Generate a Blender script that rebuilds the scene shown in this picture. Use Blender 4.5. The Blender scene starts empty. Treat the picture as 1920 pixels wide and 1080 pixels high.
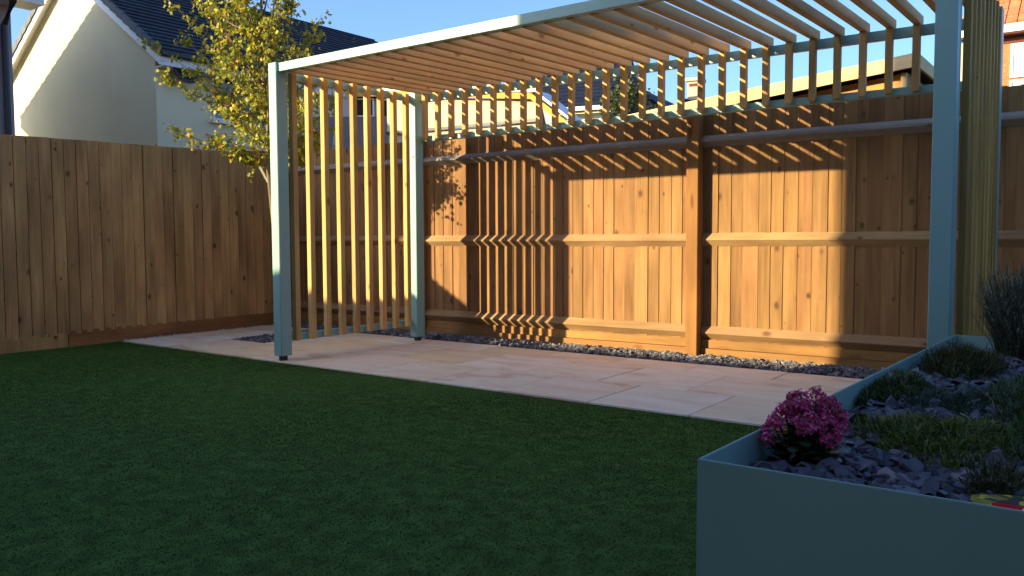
import bpy, bmesh, math, random
import numpy as np
from mathutils import Vector, Matrix, Euler
R = math.radians
random.seed(7); rng = np.random.default_rng(7)
S = bpy.context.scene
COL = S.collection

# ------------------------------------------------------------------ camera
cam_d = bpy.data.cameras.new('camera'); cam = bpy.data.objects.new('camera', cam_d); COL.objects.link(cam)
S.camera = cam
cam_d.sensor_width = 36.0; cam_d.lens = 36.0 * 1557.7 / 1920.0
cam_d.clip_start = 0.05; cam_d.clip_end = 900
PITCH, YAW, ROLL = 0.0593, 0.6335, -0.0042
_fh = Vector((-math.sin(YAW), math.cos(YAW), 0)); _r = Vector((math.cos(YAW), math.sin(YAW), 0))
_fw = _fh * math.cos(PITCH) - Vector((0, 0, math.sin(PITCH))); _u = _r.cross(_fw)
_r2 = _r * math.cos(ROLL) + _u * math.sin(ROLL); _u2 = -_r * math.sin(ROLL) + _u * math.cos(ROLL)
cam.matrix_world = Matrix(((_r2.x, _u2.x, -_fw.x, 0), (_r2.y, _u2.y, -_fw.y, 0), (_r2.z, _u2.z, -_fw.z, 1.0), (0, 0, 0, 1)))

# ------------------------------------------------------------------ sky, sun, exposure
SUN_DIR = Vector((-0.63, -1.0, 0.377)).normalized()          # towards the sun
ELEV = math.asin(SUN_DIR.z); AZ = math.atan2(SUN_DIR.x, SUN_DIR.y) % (2 * math.pi)
world = bpy.data.worlds.new('World'); S.world = world; world.use_nodes = True
wn = world.node_tree.nodes; wl = world.node_tree.links
bg = wn['Background']; bg.inputs['Strength'].default_value = 0.15
sky = wn.new('ShaderNodeTexSky'); sky.sky_type = 'NISHITA'; sky.sun_disc = False
sky.sun_elevation = ELEV; sky.sun_rotation = AZ; sky.altitude = 50; sky.air_density = 0.8; sky.dust_density = 2.0; sky.ozone_density = 4.5
wl.new(sky.outputs['Color'], bg.inputs['Color'])
sun_d = bpy.data.lights.new('sun', 'SUN'); sun = bpy.data.objects.new('sun', sun_d); COL.objects.link(sun)
sun_d.energy = 5.0; sun_d.angle = R(0.53); sun_d.color = (1.0, 0.79, 0.45)
sun.rotation_euler = SUN_DIR.to_track_quat('Z', 'Y').to_euler(); sun.location = SUN_DIR * 60
S.view_settings.view_transform = 'Standard'; S.view_settings.look = 'None'
S.view_settings.exposure = 1.3; S.view_settings.gamma = 1.0; S.view_settings.use_curve_mapping = False
S.render.engine = 'CYCLES'
S.cycles.max_bounces = 6; S.cycles.diffuse_bounces = 4; S.cycles.use_denoising = True

# ------------------------------------------------------------------ helpers
def thing(name, label, cat, loc=(0, 0, 0), rotz=0.0, group=None):
    o = bpy.data.objects.new(name, None); COL.objects.link(o)
    o.location = loc; o.rotation_euler = (0, 0, rotz); o.empty_display_size = 0.2
    o['label'] = label; o['category'] = cat
    if group: o['group'] = group
    return o
def tag(o, label, cat, group=None):
    o['label'] = label; o['category'] = cat
    if group: o['group'] = group
    return o
def obj(name, mesh, parent=None, loc=(0, 0, 0), rot=(0, 0, 0)):
    o = bpy.data.objects.new(name, mesh); COL.objects.link(o)
    if parent is not None: o.parent = parent
    o.location = loc; o.rotation_euler = rot
    return o
def setm(me, mat):
    me.materials.clear()
    for m in (mat if isinstance(mat, (list, tuple)) else [mat]): me.materials.append(m)
    return me
def mesh_pd(name, v, f, mat=None, smooth=False):
    me = bpy.data.meshes.new(name); me.from_pydata([tuple(p) for p in v], [], f); me.update()
    if mat: setm(me, mat)
    if smooth:
        me.polygons.foreach_set('use_smooth', [True] * len(me.polygons))
    return me
def bm_mesh(name, bm, mat=None):
    me = bpy.data.meshes.new(name); bmesh.ops.recalc_face_normals(bm, faces=bm.faces); bm.to_mesh(me); bm.free()
    if mat: setm(me, mat)
    return me
def box_bm(bm, x0, x1, y0, y1, z0, z1, mi=0):
    vs = [bm.verts.new(p) for p in ((x0,y0,z0),(x1,y0,z0),(x1,y1,z0),(x0,y1,z0),(x0,y0,z1),(x1,y0,z1),(x1,y1,z1),(x0,y1,z1))]
    for q in ((0,3,2,1),(4,5,6,7),(0,1,5,4),(1,2,6,5),(2,3,7,6),(3,0,4,7)):
        f = bm.faces.new([vs[i] for i in q]); f.material_index = mi
    return vs
def box(name, x0, x1, y0, y1, z0, z1, mat, bev=0.0):
    bm = bmesh.new(); box_bm(bm, x0, x1, y0, y1, z0, z1)
    if bev > 0:
        bmesh.ops.bevel(bm, geom=list(bm.edges), offset=bev, segments=1, affect='EDGES')
    return bm_mesh(name, bm, mat)
def prism(name, prof, axis, a0, a1, mat):
    """extrude a 2D profile: axis 'x' -> profile is (y,z); axis 'y' -> (x,z); axis 'z' -> (x,y)"""
    n = len(prof); v = []
    for a in (a0, a1):
        for p, q in prof:
            v.append({'x': (a, p, q), 'y': (p, a, q), 'z': (p, q, a)}[axis])
    f = [tuple(range(n)), tuple(range(2 * n - 1, n - 1, -1))]
    for i in range(n): f.append((i, i + n, (i + 1) % n + n, (i + 1) % n))
    bm = bmesh.new(); vs = [bm.verts.new(p) for p in v]
    for q in f: bm.faces.new([vs[i] for i in q])
    return bm_mesh(name, bm, mat)
def tube(name, pts, radii, mat, seg=8):
    v, f = [], []
    pts = [Vector(p) for p in pts]
    for i, p in enumerate(pts):
        d = (pts[min(i + 1, len(pts) - 1)] - pts[max(i - 1, 0)]).normalized()
        a = d.cross(Vector((0.13, 0.21, 1) if abs(d.z) < 0.95 else (1, 0.1, 0))).normalized(); b = d.cross(a)
        for k in range(seg):
            t = 2 * math.pi * k / seg
            v.append(p + (a * math.cos(t) + b * math.sin(t)) * radii[i])
    for i in range(len(pts) - 1):
        for k in range(seg):
            f.append((i*seg+k, i*seg+(k+1) % seg, (i+1)*seg+(k+1) % seg, (i+1)*seg+k))
    f.append(tuple(range(seg - 1, -1, -1))); f.append(tuple(range((len(pts)-1)*seg, len(pts)*seg)))
    return v, f
def join_vf(parts):
    V, F = [], []
    for v, f in parts:
        o = len(V); V += [tuple(p) for p in v]; F += [tuple(i + o for i in q) for q in f]
    return V, F

# ------------------------------------------------------------------ materials
def nmat(name):
    m = bpy.data.materials.new(name); m.use_nodes = True
    nt = m.node_tree; b = nt.nodes['Principled BSDF']
    return m, nt.nodes, nt.links, b
def ramp(n, stops):
    r = n.new('ShaderNodeValToRGB'); e = r.color_ramp.elements
    while len(e) > 1: e.remove(e[-1])
    e[0].position, e[0].color = stops[0][0], (*stops[0][1], 1)
    for p, c in stops[1:]:
        k = e.new(p); k.color = (*c, 1)
    return r
def wood(name, dark, light, knot, axis='z', gscale=34, vary=0.35, knots=True, rough=0.75, stain=0.35, kn=(7.0, 1.9)):
    m, n, l, b = nmat(name)
    tc = n.new('ShaderNodeTexCoord'); oi = n.new('ShaderNodeObjectInfo')
    cm = n.new('ShaderNodeVectorMath'); cm.operation = 'SCALE'; cm.inputs[0].default_value = (31.7, 17.3, 53.1)
    l.new(oi.outputs['Random'], cm.inputs['Scale'])
    ad = n.new('ShaderNodeVectorMath'); ad.operation = 'ADD'
    l.new(tc.outputs['Object'], ad.inputs[0]); l.new(cm.outputs[0], ad.inputs[1])
    def mp(across, along):
        k = n.new('ShaderNodeMapping'); s = [across] * 3; s['xyz'.index(axis)] = along
        k.inputs['Scale'].default_value = s; l.new(ad.outputs[0], k.inputs['Vector']); return k
    g = n.new('ShaderNodeTexNoise'); g.inputs['Scale'].default_value = 1; g.inputs['Detail'].default_value = 5; g.inputs['Roughness'].default_value = 0.65
    l.new(mp(gscale, 1.6).outputs[0], g.inputs['Vector'])
    g2 = n.new('ShaderNodeTexNoise'); g2.inputs['Scale'].default_value = 1; g2.inputs['Detail'].default_value = 3; g2.inputs['Distortion'].default_value = 0.8
    l.new(mp(9, 1.1).outputs[0], g2.inputs['Vector'])
    mx = n.new('ShaderNodeMix'); mx.data_type = 'FLOAT'; mx.inputs[0].default_value = 0.5
    l.new(g.outputs['Fac'], mx.inputs[2]); l.new(g2.outputs['Fac'], mx.inputs[3])
    cr = ramp(n, [(0.33, dark), (0.66, light)]); l.new(mx.outputs[0], cr.inputs['Fac'])
    col = cr.outputs['Color']
    if knots:
        wb = n.new('ShaderNodeTexNoise'); wb.inputs['Scale'].default_value = 3.0; wb.inputs['Detail'].default_value = 3
        vo = n.new('ShaderNodeTexVoronoi'); vo.inputs['Scale'].default_value = 1; vo.inputs['Randomness'].default_value = 1
        kmp = mp(*kn); l.new(kmp.outputs[0], wb.inputs['Vector'])
        wa = n.new('ShaderNodeMix'); wa.data_type = 'RGBA'; wa.inputs[0].default_value = 0.10; l.new(kmp.outputs[0], wa.inputs[6]); l.new(wb.outputs['Color'], wa.inputs[7]); l.new(wa.outputs[2], vo.inputs['Vector'])
        sp = n.new('ShaderNodeSeparateColor'); l.new(vo.outputs['Color'], sp.inputs[0]); sm_ = n.new('ShaderNodeMath'); sm_.operation = 'MULTIPLY_ADD'; sm_.inputs[1].default_value = 2.4; sm_.inputs[2].default_value = 0.65; l.new(sp.outputs[0], sm_.inputs[0])
        kd = n.new('ShaderNodeMath'); kd.operation = 'MULTIPLY'; l.new(vo.outputs['Distance'], kd.inputs[0]); l.new(sm_.outputs[0], kd.inputs[1])
        kr = ramp(n, [(0.06, (1, 1, 1)), (0.12, (0.75, 0.75, 0.75)), (0.16, (0.22, 0.22, 0.22)), (0.24, (0, 0, 0))]); l.new(kd.outputs[0], kr.inputs['Fac'])
        km = n.new('ShaderNodeMix'); km.data_type = 'RGBA'
        ks = n.new('ShaderNodeMath'); ks.operation = 'MULTIPLY'; ks.inputs[1].default_value = 0.85
        l.new(kr.outputs['Color'], ks.inputs[0])
        l.new(ks.outputs[0], km.inputs[0]); l.new(col, km.inputs[6]); km.inputs[7].default_value = (*knot, 1); col = km.outputs[2]
    if stain > 0:
        sn = n.new('ShaderNodeTexNoise'); sn.inputs['Scale'].default_value = 1; sn.inputs['Detail'].default_value = 4
        l.new(mp(3.5, 1.4).outputs[0], sn.inputs['Vector'])
        sr = ramp(n, [(0.3, (1 - stain,) * 3), (0.65, (1.08,) * 3)]); l.new(sn.outputs['Fac'], sr.inputs['Fac'])
        sm = n.new('ShaderNodeMix'); sm.data_type = 'RGBA'; sm.blend_type = 'MULTIPLY'; sm.inputs[0].default_value = 1
        l.new(col, sm.inputs[6]); l.new(sr.outputs['Color'], sm.inputs[7]); col = sm.outputs[2]
    hv = n.new('ShaderNodeHueSaturation')
    mr = n.new('ShaderNodeMapRange'); mr.inputs[3].default_value = 1 - vary; mr.inputs[4].default_value = 1 + vary * 0.75
    l.new(oi.outputs['Random'], mr.inputs[0]); l.new(mr.outputs[0], hv.inputs['Value'])
    mh = n.new('ShaderNodeMath'); mh.operation = 'PINGPONG'; mh.inputs[1].default_value = 0.013
    l.new(oi.outputs['Random'], mh.inputs[0]); mh2 = n.new('ShaderNodeMath'); mh2.inputs[1].default_value = 0.4935; l.new(mh.outputs[0], mh2.inputs[0])
    l.new(mh2.outputs[0], hv.inputs['Hue'])
    l.new(col, hv.inputs['Color']); l.new(hv.outputs['Color'], b.inputs['Base Color'])
    b.inputs['Roughness'].default_value = rough; b.inputs['Specular IOR Level'].default_value = 0.25
    bp = n.new('ShaderNodeBump'); bp.inputs['Strength'].default_value = 0.35; bp.inputs['Distance'].default_value = 0.004
    l.new(mx.outputs[0], bp.inputs['Height']); l.new(bp.outputs[0], b.inputs['Normal'])
    return m
def plain(name, col, rough=0.6, var=0.12, scale=6.0, bump=0.0, bscale=150, spec=0.4, metal=0.0, objvar=0.0, detail=5):
    m, n, l, b = nmat(name)
    tc = n.new('ShaderNodeTexCoord')
    no = n.new('ShaderNodeTexNoise'); no.inputs['Scale'].default_value = scale; no.inputs['Detail'].default_value = detail
    l.new(tc.outputs['Object'], no.inputs['Vector'])
    cr = ramp(n, [(0.3, tuple(c * (1 - var) for c in col)), (0.7, tuple(min(1, c * (1 + var)) for c in col))]); l.new(no.outputs['Fac'], cr.inputs['Fac'])
    c = cr.outputs['Color']
    if objvar > 0:
        oi = n.new('ShaderNodeObjectInfo'); hv = n.new('ShaderNodeHueSaturation'); mr = n.new('ShaderNodeMapRange')
        mr.inputs[3].default_value = 1 - objvar; mr.inputs[4].default_value = 1 + objvar
        l.new(oi.outputs['Random'], mr.inputs[0]); l.new(mr.outputs[0], hv.inputs['Value']); l.new(c, hv.inputs['Color']); c = hv.outputs['Color']
    l.new(c, b.inputs['Base Color'])
    b.inputs['Roughness'].default_value = rough; b.inputs['Specular IOR Level'].default_value = spec; b.inputs['Metallic'].default_value = metal
    if bump > 0:
        n2 = n.new('ShaderNodeTexNoise'); n2.inputs['Scale'].default_value = bscale; n2.inputs['Detail'].default_value = 4
        l.new(tc.outputs['Object'], n2.inputs['Vector'])
        bp = n.new('ShaderNodeBump'); bp.inputs['Strength'].default_value = bump; bp.inputs['Distance'].default_value = 0.004
        l.new(n2.outputs['Fac'], bp.inputs['Height']); l.new(bp.outputs[0], b.inputs['Normal'])
    return m
def island(name, stops, rough=0.7, spec=0.3, trans=0.0, pos=None):
    """colour picked per mesh island (blade, leaf, chip)"""
    m, n, l, b = nmat(name)
    g = n.new('ShaderNodeNewGeometry'); cr = ramp(n, stops); l.new(g.outputs['Random Per Island'], cr.inputs['Fac'])
    c = cr.outputs['Color']
    if pos:
        tc = n.new('ShaderNodeTexCoord'); no = n.new('ShaderNodeTexNoise'); no.inputs['Scale'].default_value = pos[0]; no.inputs['Detail'].default_value = 4; no.inputs['Distortion'].default_value = 0.6
        l.new(tc.outputs['Object'], no.inputs['Vector'])
        r2 = ramp(n, [(0.32, (1 - pos[1],) * 3), (0.68, (1 + pos[1],) * 3)]); l.new(no.outputs['Fac'], r2.inputs['Fac'])
        sm = n.new('ShaderNodeMix'); sm.data_type = 'RGBA'; sm.blend_type = 'MULTIPLY'; sm.inputs[0].default_value = 1
        l.new(c, sm.inputs[6]); l.new(r2.outputs['Color'], sm.inputs[7]); c = sm.outputs[2]
    l.new(c, b.inputs['Base Color']); b.inputs['Roughness'].default_value = rough; b.inputs['Specular IOR Level'].default_value = spec
    if trans > 0:
        t = n.new('ShaderNodeBsdfTranslucent'); l.new(c, t.inputs['Color']); ms = n.new('ShaderNodeMixShader'); ms.inputs[0].default_value = trans
        out = n['Material Output']; l.new(b.outputs[0], ms.inputs[1]); l.new(t.outputs[0], ms.inputs[2]); l.new(ms.outputs[0], out.inputs['Surface'])
    return m
def glass(name, col=(0.02, 0.025, 0.03)):
    m, n, l, b = nmat(name); b.inputs['Base Color'].default_value = (*col, 1); b.inputs['Roughness'].default_value = 0.05
    b.inputs['Specular IOR Level'].default_value = 0.8
    return m

M = {}
M['slat'] = wood('larch_slat', (0.45, 0.265, 0.092), (0.62, 0.405, 0.16), (0.22, 0.09, 0.03), 'z', vary=0.16, stain=0.15, kn=(11, 6))
M['slat_y'] = wood('larch_rafter', (0.52, 0.325, 0.135), (0.70, 0.48, 0.23), (0.17, 0.075, 0.03), 'y', vary=0.14, stain=0.15, kn=(11, 6))
M['slat_r'] = wood('treated_slat_shaded', (0.27, 0.17, 0.045), (0.40, 0.27, 0.085), (0.10, 0.05, 0.02), 'z', vary=0.16, stain=0.2, kn=(11, 6))  # same timber with the right panel's shade put into the colour, green treated tint
M['fence_l'] = wood('fence_board_brown', (0.385, 0.205, 0.078), (0.65, 0.39, 0.158), (0.07, 0.035, 0.018), 'z', vary=0.15, kn=(12, 7.0))
M['fence_b'] = wood('fence_board_orange', (0.185, 0.090, 0.032), (0.335, 0.185, 0.073), (0.075, 0.028, 0.010), 'z', vary=0.17, stain=0.22, kn=(9, 6))
M['rail'] = wood('fence_rail', (0.29, 0.170, 0.074), (0.42, 0.275, 0.135), (0.13, 0.06, 0.027), 'x', vary=0.12, kn=(6, 4.0))
M['rail_grey'] = wood('fence_rail_weathered', (0.26, 0.225, 0.18), (0.38, 0.335, 0.275), (0.14, 0.11, 0.085), 'x', vary=0.12, kn=(5, 2.0))
M['gravel_board'] = wood('gravel_board', (0.26, 0.125, 0.039), (0.38, 0.205, 0.07), (0.22, 0.09, 0.03), 'x', vary=0.12, kn=(4, 1.6))
M['gravel_board_y'] = wood('gravel_board_left', (0.24, 0.115, 0.04), (0.38, 0.19, 0.07), (0.13, 0.06, 0.02), 'y', vary=0.1, kn=(4, 1.6))
M['post_wood'] = wood('fence_post', (0.25, 0.112, 0.036), (0.345, 0.165, 0.056), (0.14, 0.05, 0.018), 'z', vary=0.05)
M['teal'] = plain('sage_teal_paint', (0.245, 0.435, 0.405), 0.42, 0.05, 3, 0.06, 260, 0.45)
M['planter'] = plain('planter_teal_paint', (0.30, 0.50, 0.44), 0.5, 0.06, 2.5, 0.08, 300, 0.4)
M['dark_metal'] = plain('dark_metal', (0.03, 0.03, 0.032), 0.5)
M['bolt'] = plain('zinc_bolt', (0.6, 0.6, 0.58), 0.35, 0.05, metal=0.7)
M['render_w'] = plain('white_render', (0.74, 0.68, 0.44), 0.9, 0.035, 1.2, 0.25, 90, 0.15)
M['render_grey'] = plain('pale_grey_render', (0.42, 0.40, 0.40), 0.9, 0.04, 1.5, 0.2, 90, 0.15)  # one even pale grey coat
M['grey_house'] = plain('dark_grey_render', (0.30, 0.27, 0.29), 0.9, 0.05, 1.5)
M['cream'] = plain('cream_render', (0.50, 0.405, 0.30), 0.9, 0.03, 1.5, 0.15, 90, 0.15)
M['beige'] = plain('beige_render', (0.42, 0.36, 0.27), 0.9, 0.05, 1.5)
M['upvc'] = plain('white_upvc', (0.72, 0.72, 0.70), 0.35, 0.03)
M['black_pvc'] = plain('black_gutter', (0.018, 0.019, 0.022), 0.4, 0.05)
M['tile'] = plain('slate_grey_roof_tile', (0.032, 0.04, 0.058), 0.65, 0.25, 5, 0.15, 40, 0.25, objvar=0.12)
M['verge'] = plain('verge_tile_grey', (0.06, 0.078, 0.092), 0.6, 0.12, 5, objvar=0.2)
M['tile_blue'] = plain('blue_black_tile', (0.012, 0.018, 0.038), 0.7, 0.25, 5, 0.15, 40, 0.15, objvar=0.15)
M['red_tile'] = plain('red_roof_tile', (0.46, 0.165, 0.075), 0.8, 0.22, 9, 0.1, 40, 0.2, objvar=0.15)
M['brick'] = plain('orange_brick', (0.42, 0.17, 0.07), 0.85, 0.2, 14, objvar=0.18)
M['lintel'] = plain('dark_red_brick', (0.12, 0.035, 0.022), 0.85, 0.2, 10)
M['glass'] = glass('window_glass'); M['glass_pale'] = glass('pale_window_glass', (0.30, 0.38, 0.40)); M['glass_warm'] = glass('window_painted_brick_reflection', (0.20, 0.09, 0.045))  # warm pane: brown reflection painted into the glass colour
M['ochre'] = wood('ochre_fascia_board', (0.50, 0.27, 0.05), (0.62, 0.36, 0.08), (0.4, 0.2, 0.05), 'x', vary=0.05, knots=False, stain=0.1)
M['fresh_x'] = wood('new_pine_fascia', (0.62, 0.44, 0.19), (0.76, 0.58, 0.29), (0.35, 0.18, 0.06), 'x', vary=0.04, stain=0.1, kn=(5, 2))
M['fresh_y'] = wood('new_pine_fascia_side', (0.62, 0.44, 0.19), (0.76, 0.58, 0.29), (0.35, 0.18, 0.06), 'y', vary=0.04, stain=0.1, kn=(5, 2))
M['shiplap'] = wood('shed_shiplap', (0.40, 0.20, 0.06), (0.56, 0.31, 0.11), (0.22, 0.09, 0.03), 'x', vary=0.1, kn=(5, 2))
M['grey_block'] = plain('grey_wall', (0.17, 0.16, 0.17), 0.9, 0.1, 2)
M['bark'] = wood('maple_bark', (0.16, 0.11, 0.065), (0.30, 0.22, 0.14), (0.08, 0.05, 0.03), 'z', gscale=60, vary=0.0, knots=False)
M['leaf'] = island('maple_leaf', [(0.0, (0.15, 0.20, 0.026)), (0.35, (0.27, 0.30, 0.032)), (0.72, (0.41, 0.38, 0.036)), (0.92, (0.52, 0.38, 0.04)), (1.0, (0.55, 0.24, 0.045))], 0.5, 0.35, 0.35, (1.6, 0.25))
M['leaf2'] = island('dark_leaf', [(0.0, (0.03, 0.05, 0.012)), (0.6, (0.075, 0.10, 0.025)), (1.0, (0.13, 0.14, 0.04))], 0.5, 0.35, 0.3)
M['tag'] = plain('pale_tag', (0.40, 0.37, 0.31), 0.6, 0.05)
M['soil'] = plain('dark_soil', (0.035, 0.028, 0.022), 0.95, 0.4, 20, 0.6, 60, 0.1)
M['chip'] = island('slate_chipping', [(0.0, (0.035, 0.034, 0.046)), (0.5, (0.075, 0.073, 0.095)), (0.88, (0.115, 0.11, 0.135)), (0.97, (0.15, 0.14, 0.15)), (1.0, (0.26, 0.22, 0.20))], 0.6, 0.35, 0, (14, 0.2))
M['chip_strip'] = island('slate_strip_chipping', [(0.0, (0.07, 0.072, 0.085)), (0.5, (0.125, 0.127, 0.15)), (0.85, (0.20, 0.198, 0.215)), (1.0, (0.34, 0.33, 0.32))], 0.7, 0.3, 0, (14, 0.2))
M['white_chip'] = island('white_chipping', [(0.0, (0.30, 0.29, 0.28)), (1.0, (0.62, 0.60, 0.57))], 0.8, 0.2)
M['turf'] = island('turf_blade', [(0.0, (0.064, 0.128, 0.024)), (0.5, (0.072, 0.142, 0.026)), (0.92, (0.086, 0.158, 0.030)), (1.0, (0.17, 0.19, 0.06))], 0.9, 0.06, 0, (1.5, 0.28))
M['turf_base'] = plain('turf_backing', (0.062, 0.118, 0.024), 0.95, 0.35, 12, 0.3, 200, 0.1)
M['pot_card'] = None

def paving(name):
    m, n, l, b = nmat(name)
    tc = n.new('ShaderNodeTexCoord'); oi = n.new('ShaderNodeObjectInfo')
    cm = n.new('ShaderNodeVectorMath'); cm.operation = 'SCALE'; cm.inputs[0].default_value = (31.7, 17.3, 3.1); l.new(oi.outputs['Random'], cm.inputs['Scale'])
    ad = n.new('ShaderNodeVectorMath'); ad.operation = 'ADD'; l.new(tc.outputs['Object'], ad.inputs[0]); l.new(cm.outputs[0], ad.inputs[1])
    mp = n.new('ShaderNodeMapping'); mp.inputs['Scale'].default_value = (1.3, 3.4, 1); mp.inputs['Rotation'].default_value = (0, 0, 0.35); l.new(ad.outputs[0], mp.inputs['Vector'])
    no = n.new('ShaderNodeTexNoise'); no.inputs['Scale'].default_value = 1.1; no.inputs['Detail'].default_value = 7; no.inputs['Distortion'].default_value = 1.4
    l.new(mp.outputs[0], no.inputs['Vector'])
    cr = ramp(n, [(0.30, (0.72, 0.55, 0.40)), (0.40, (0.83, 0.70, 0.52)), (0.55, (0.87, 0.78, 0.61)), (0.75, (0.90, 0.83, 0.68))]); l.new(no.outputs['Fac'], cr.inputs['Fac'])
    hv = n.new('ShaderNodeMix'); hv.data_type = 'RGBA'; hv.blend_type = 'MULTIPLY'; hv.inputs[0].default_value = 1
    orr = ramp(n, [(0.0, (0.98, 0.92, 0.86)), (0.3, (1.0, 0.96, 0.93)), (0.50, (0.93, 0.80, 0.60)), (0.62, (1.0, .97, .95)), (0.8, (1.03, 1.0, 0.99)), (1.0, (0.98, 0.88, 0.80))])
    l.new(oi.outputs['Random'], orr.inputs['Fac']); l.new(cr.outputs['Color'], hv.inputs[6]); l.new(orr.outputs['Color'], hv.inputs[7])
    f = n.new('ShaderNodeTexNoise'); f.inputs['Scale'].default_value = 160; f.inputs['Detail'].default_value = 3; l.new(ad.outputs[0], f.inputs['Vector'])
    fr = ramp(n, [(0.3, (0.9,) * 3), (0.7, (1.06,) * 3)]); l.new(f.outputs['Fac'], fr.inputs['Fac'])
    h2 = n.new('ShaderNodeMix'); h2.data_type = 'RGBA'; h2.blend_type = 'MULTIPLY'; h2.inputs[0].default_value = 1
    l.new(hv.outputs[2], h2.inputs[6]); l.new(fr.outputs['Color'], h2.inputs[7]); l.new(h2.outputs[2], b.inputs['Base Color'])
    b.inputs['Roughness'].default_value = 0.72; b.inputs['Specular IOR Level'].default_value = 0.3
    bp = n.new('ShaderNodeBump'); bp.inputs['Strength'].default_value = 0.25; bp.inputs['Distance'].default_value = 0.006; l.new(no.outputs['Fac'], bp.inputs['Height']); l.new(bp.outputs[0], b.inputs['Normal'])
    return m
M['paving'] = paving('sandstone_paving')

# ------------------------------------------------------------------ ground
g = obj('ground', mesh_pd('ground', [(-400,-400,-.08),(400,-400,-.08),(400,400,-.08),(-400,400,-.08)], [(0,1,2,3)], plain('rough_ground', (0.05,0.06,0.03), 0.95, 0.4, 2))); g['kind'] = 'structure'
LAWN_Y = 4.34
lawn = obj('lawn', box('lawn', -8.06, 2.2, -2.4, LAWN_Y - 0.006, -.06, -.012, M['turf_base'])); lawn['kind'] = 'structure'

FROT = math.atan(0.0251)
def fence_y(X): return 6.6648 + 0.0251 * X

# ------------------------------------------------------------------ chips and blades (mass geometry)
def chips(name, pts, smin, smax, thick, mat, tilt=0.45, sides=6, elong=1.6):
    V, F = [], []
    for (x, y, z) in pts:
        s = random.uniform(smin, smax) * 0.5; el = random.uniform(1.0, elong); a0 = random.uniform(0, 6.28)
        t = thick * random.uniform(0.5, 1.3)
        mt = Euler((random.gauss(0, tilt), random.gauss(0, tilt), a0)).to_matrix()
        o = len(V); top, bot = [], []
        for k in range(sides):
            an = 2 * math.pi * (k + random.uniform(-.3, .3)) / sides; rr = s * random.uniform(0.7, 1.1)
            px, py = math.cos(an) * rr * el, math.sin(an) * rr
            top.append(mt @ Vector((px * .88, py * .88, t * random.uniform(.35, .6)))); bot.append(mt @ Vector((px, py, -t * .5)))
        for q in top + bot: V.append((x + q.x, y + q.y, z + q.z))
        F.append(tuple(range(o, o + sides)))
        for k in range(sides):
            k2 = (k + 1) % sides; F.append((o + k, o + sides + k, o + sides + k2, o + k2))
    return mesh_pd(name, V, F, mat)
def blades_np(name, base, h, w, lean, az, mat):
    """two-segment tapered grass blades from numpy arrays"""
    n = len(base); th = rng.uniform(0, 2 * np.pi, n)
    side = np.stack([np.cos(th), np.sin(th), np.zeros(n)], 1) * (w[:, None] * .5)
    dr = np.stack([np.cos(az), np.sin(az), np.zeros(n)], 1)
    up = np.array([0, 0, 1.0])
    mid = base + up * (h * .6)[:, None] + dr * (h * lean * .35)[:, None]
    tip = base + up * (h * np.clip(1 - .35 * lean, .2, 1))[:, None] + dr * (h * lean)[:, None]
    v = np.stack([base - side, base + side, mid + side * .7, mid - side * .7, tip], 1).reshape(-1, 3)
    i = np.arange(n) * 5
    me = bpy.data.meshes.new(name); me.vertices.add(n * 5); me.vertices.foreach_set('co', v.astype(np.float32).ravel())
    loops = np.stack([i, i + 1, i + 2, i + 3, i + 3, i + 2, i + 4], 1).ravel()
    me.loops.add(n * 7); me.loops.foreach_set('vertex_index', loops.astype(np.int32))
    ls = np.stack([np.arange(n) * 7, np.arange(n) * 7 + 4], 1).ravel(); lt = np.tile([4, 3], n)
    me.polygons.add(n * 2); me.polygons.foreach_set('loop_start', ls.astype(np.int32)); me.polygons.foreach_set('loop_total', lt.astype(np.int32))
    me.update(calc_edges=True); me.validate(); setm(me, mat)
    return me

# turf: dense short pile
NT = 330000
px = rng.uniform(-8.05, -0.2, NT * 3); py = LAWN_Y - 0.004 - (rng.uniform(0, 1, NT * 3) ** 1.25) * 4.0
dist = np.hypot(px, py); keep = (rng.uniform(0, 1, NT * 3) < np.clip(1.15 - dist / 11, .25, 1)) & (py > -.6 * px * .22 - .2) & ~((px > -0.68) & (py > 1.6))
px, py = px[keep][:NT], py[keep][:NT]; n = len(px)
base = np.stack([px, py, np.full(n, -.013)], 1)
swirl = np.sin(px * 1.9 + np.sin(py * 2.3) * 1.2) * 1.2 + np.cos(py * 1.7 - px * .6) * .9 - 1.3
turf = obj('artificial_turf', blades_np('artificial_turf', base, rng.uniform(.0035, .0075, n), rng.uniform(.0016, .0034, n) * (1 + dist[keep][:NT] * .16), rng.uniform(.3, 1.0, n), swirl + rng.normal(0, .7, n), M['turf']))
turf['kind'] = 'stuff'

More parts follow.
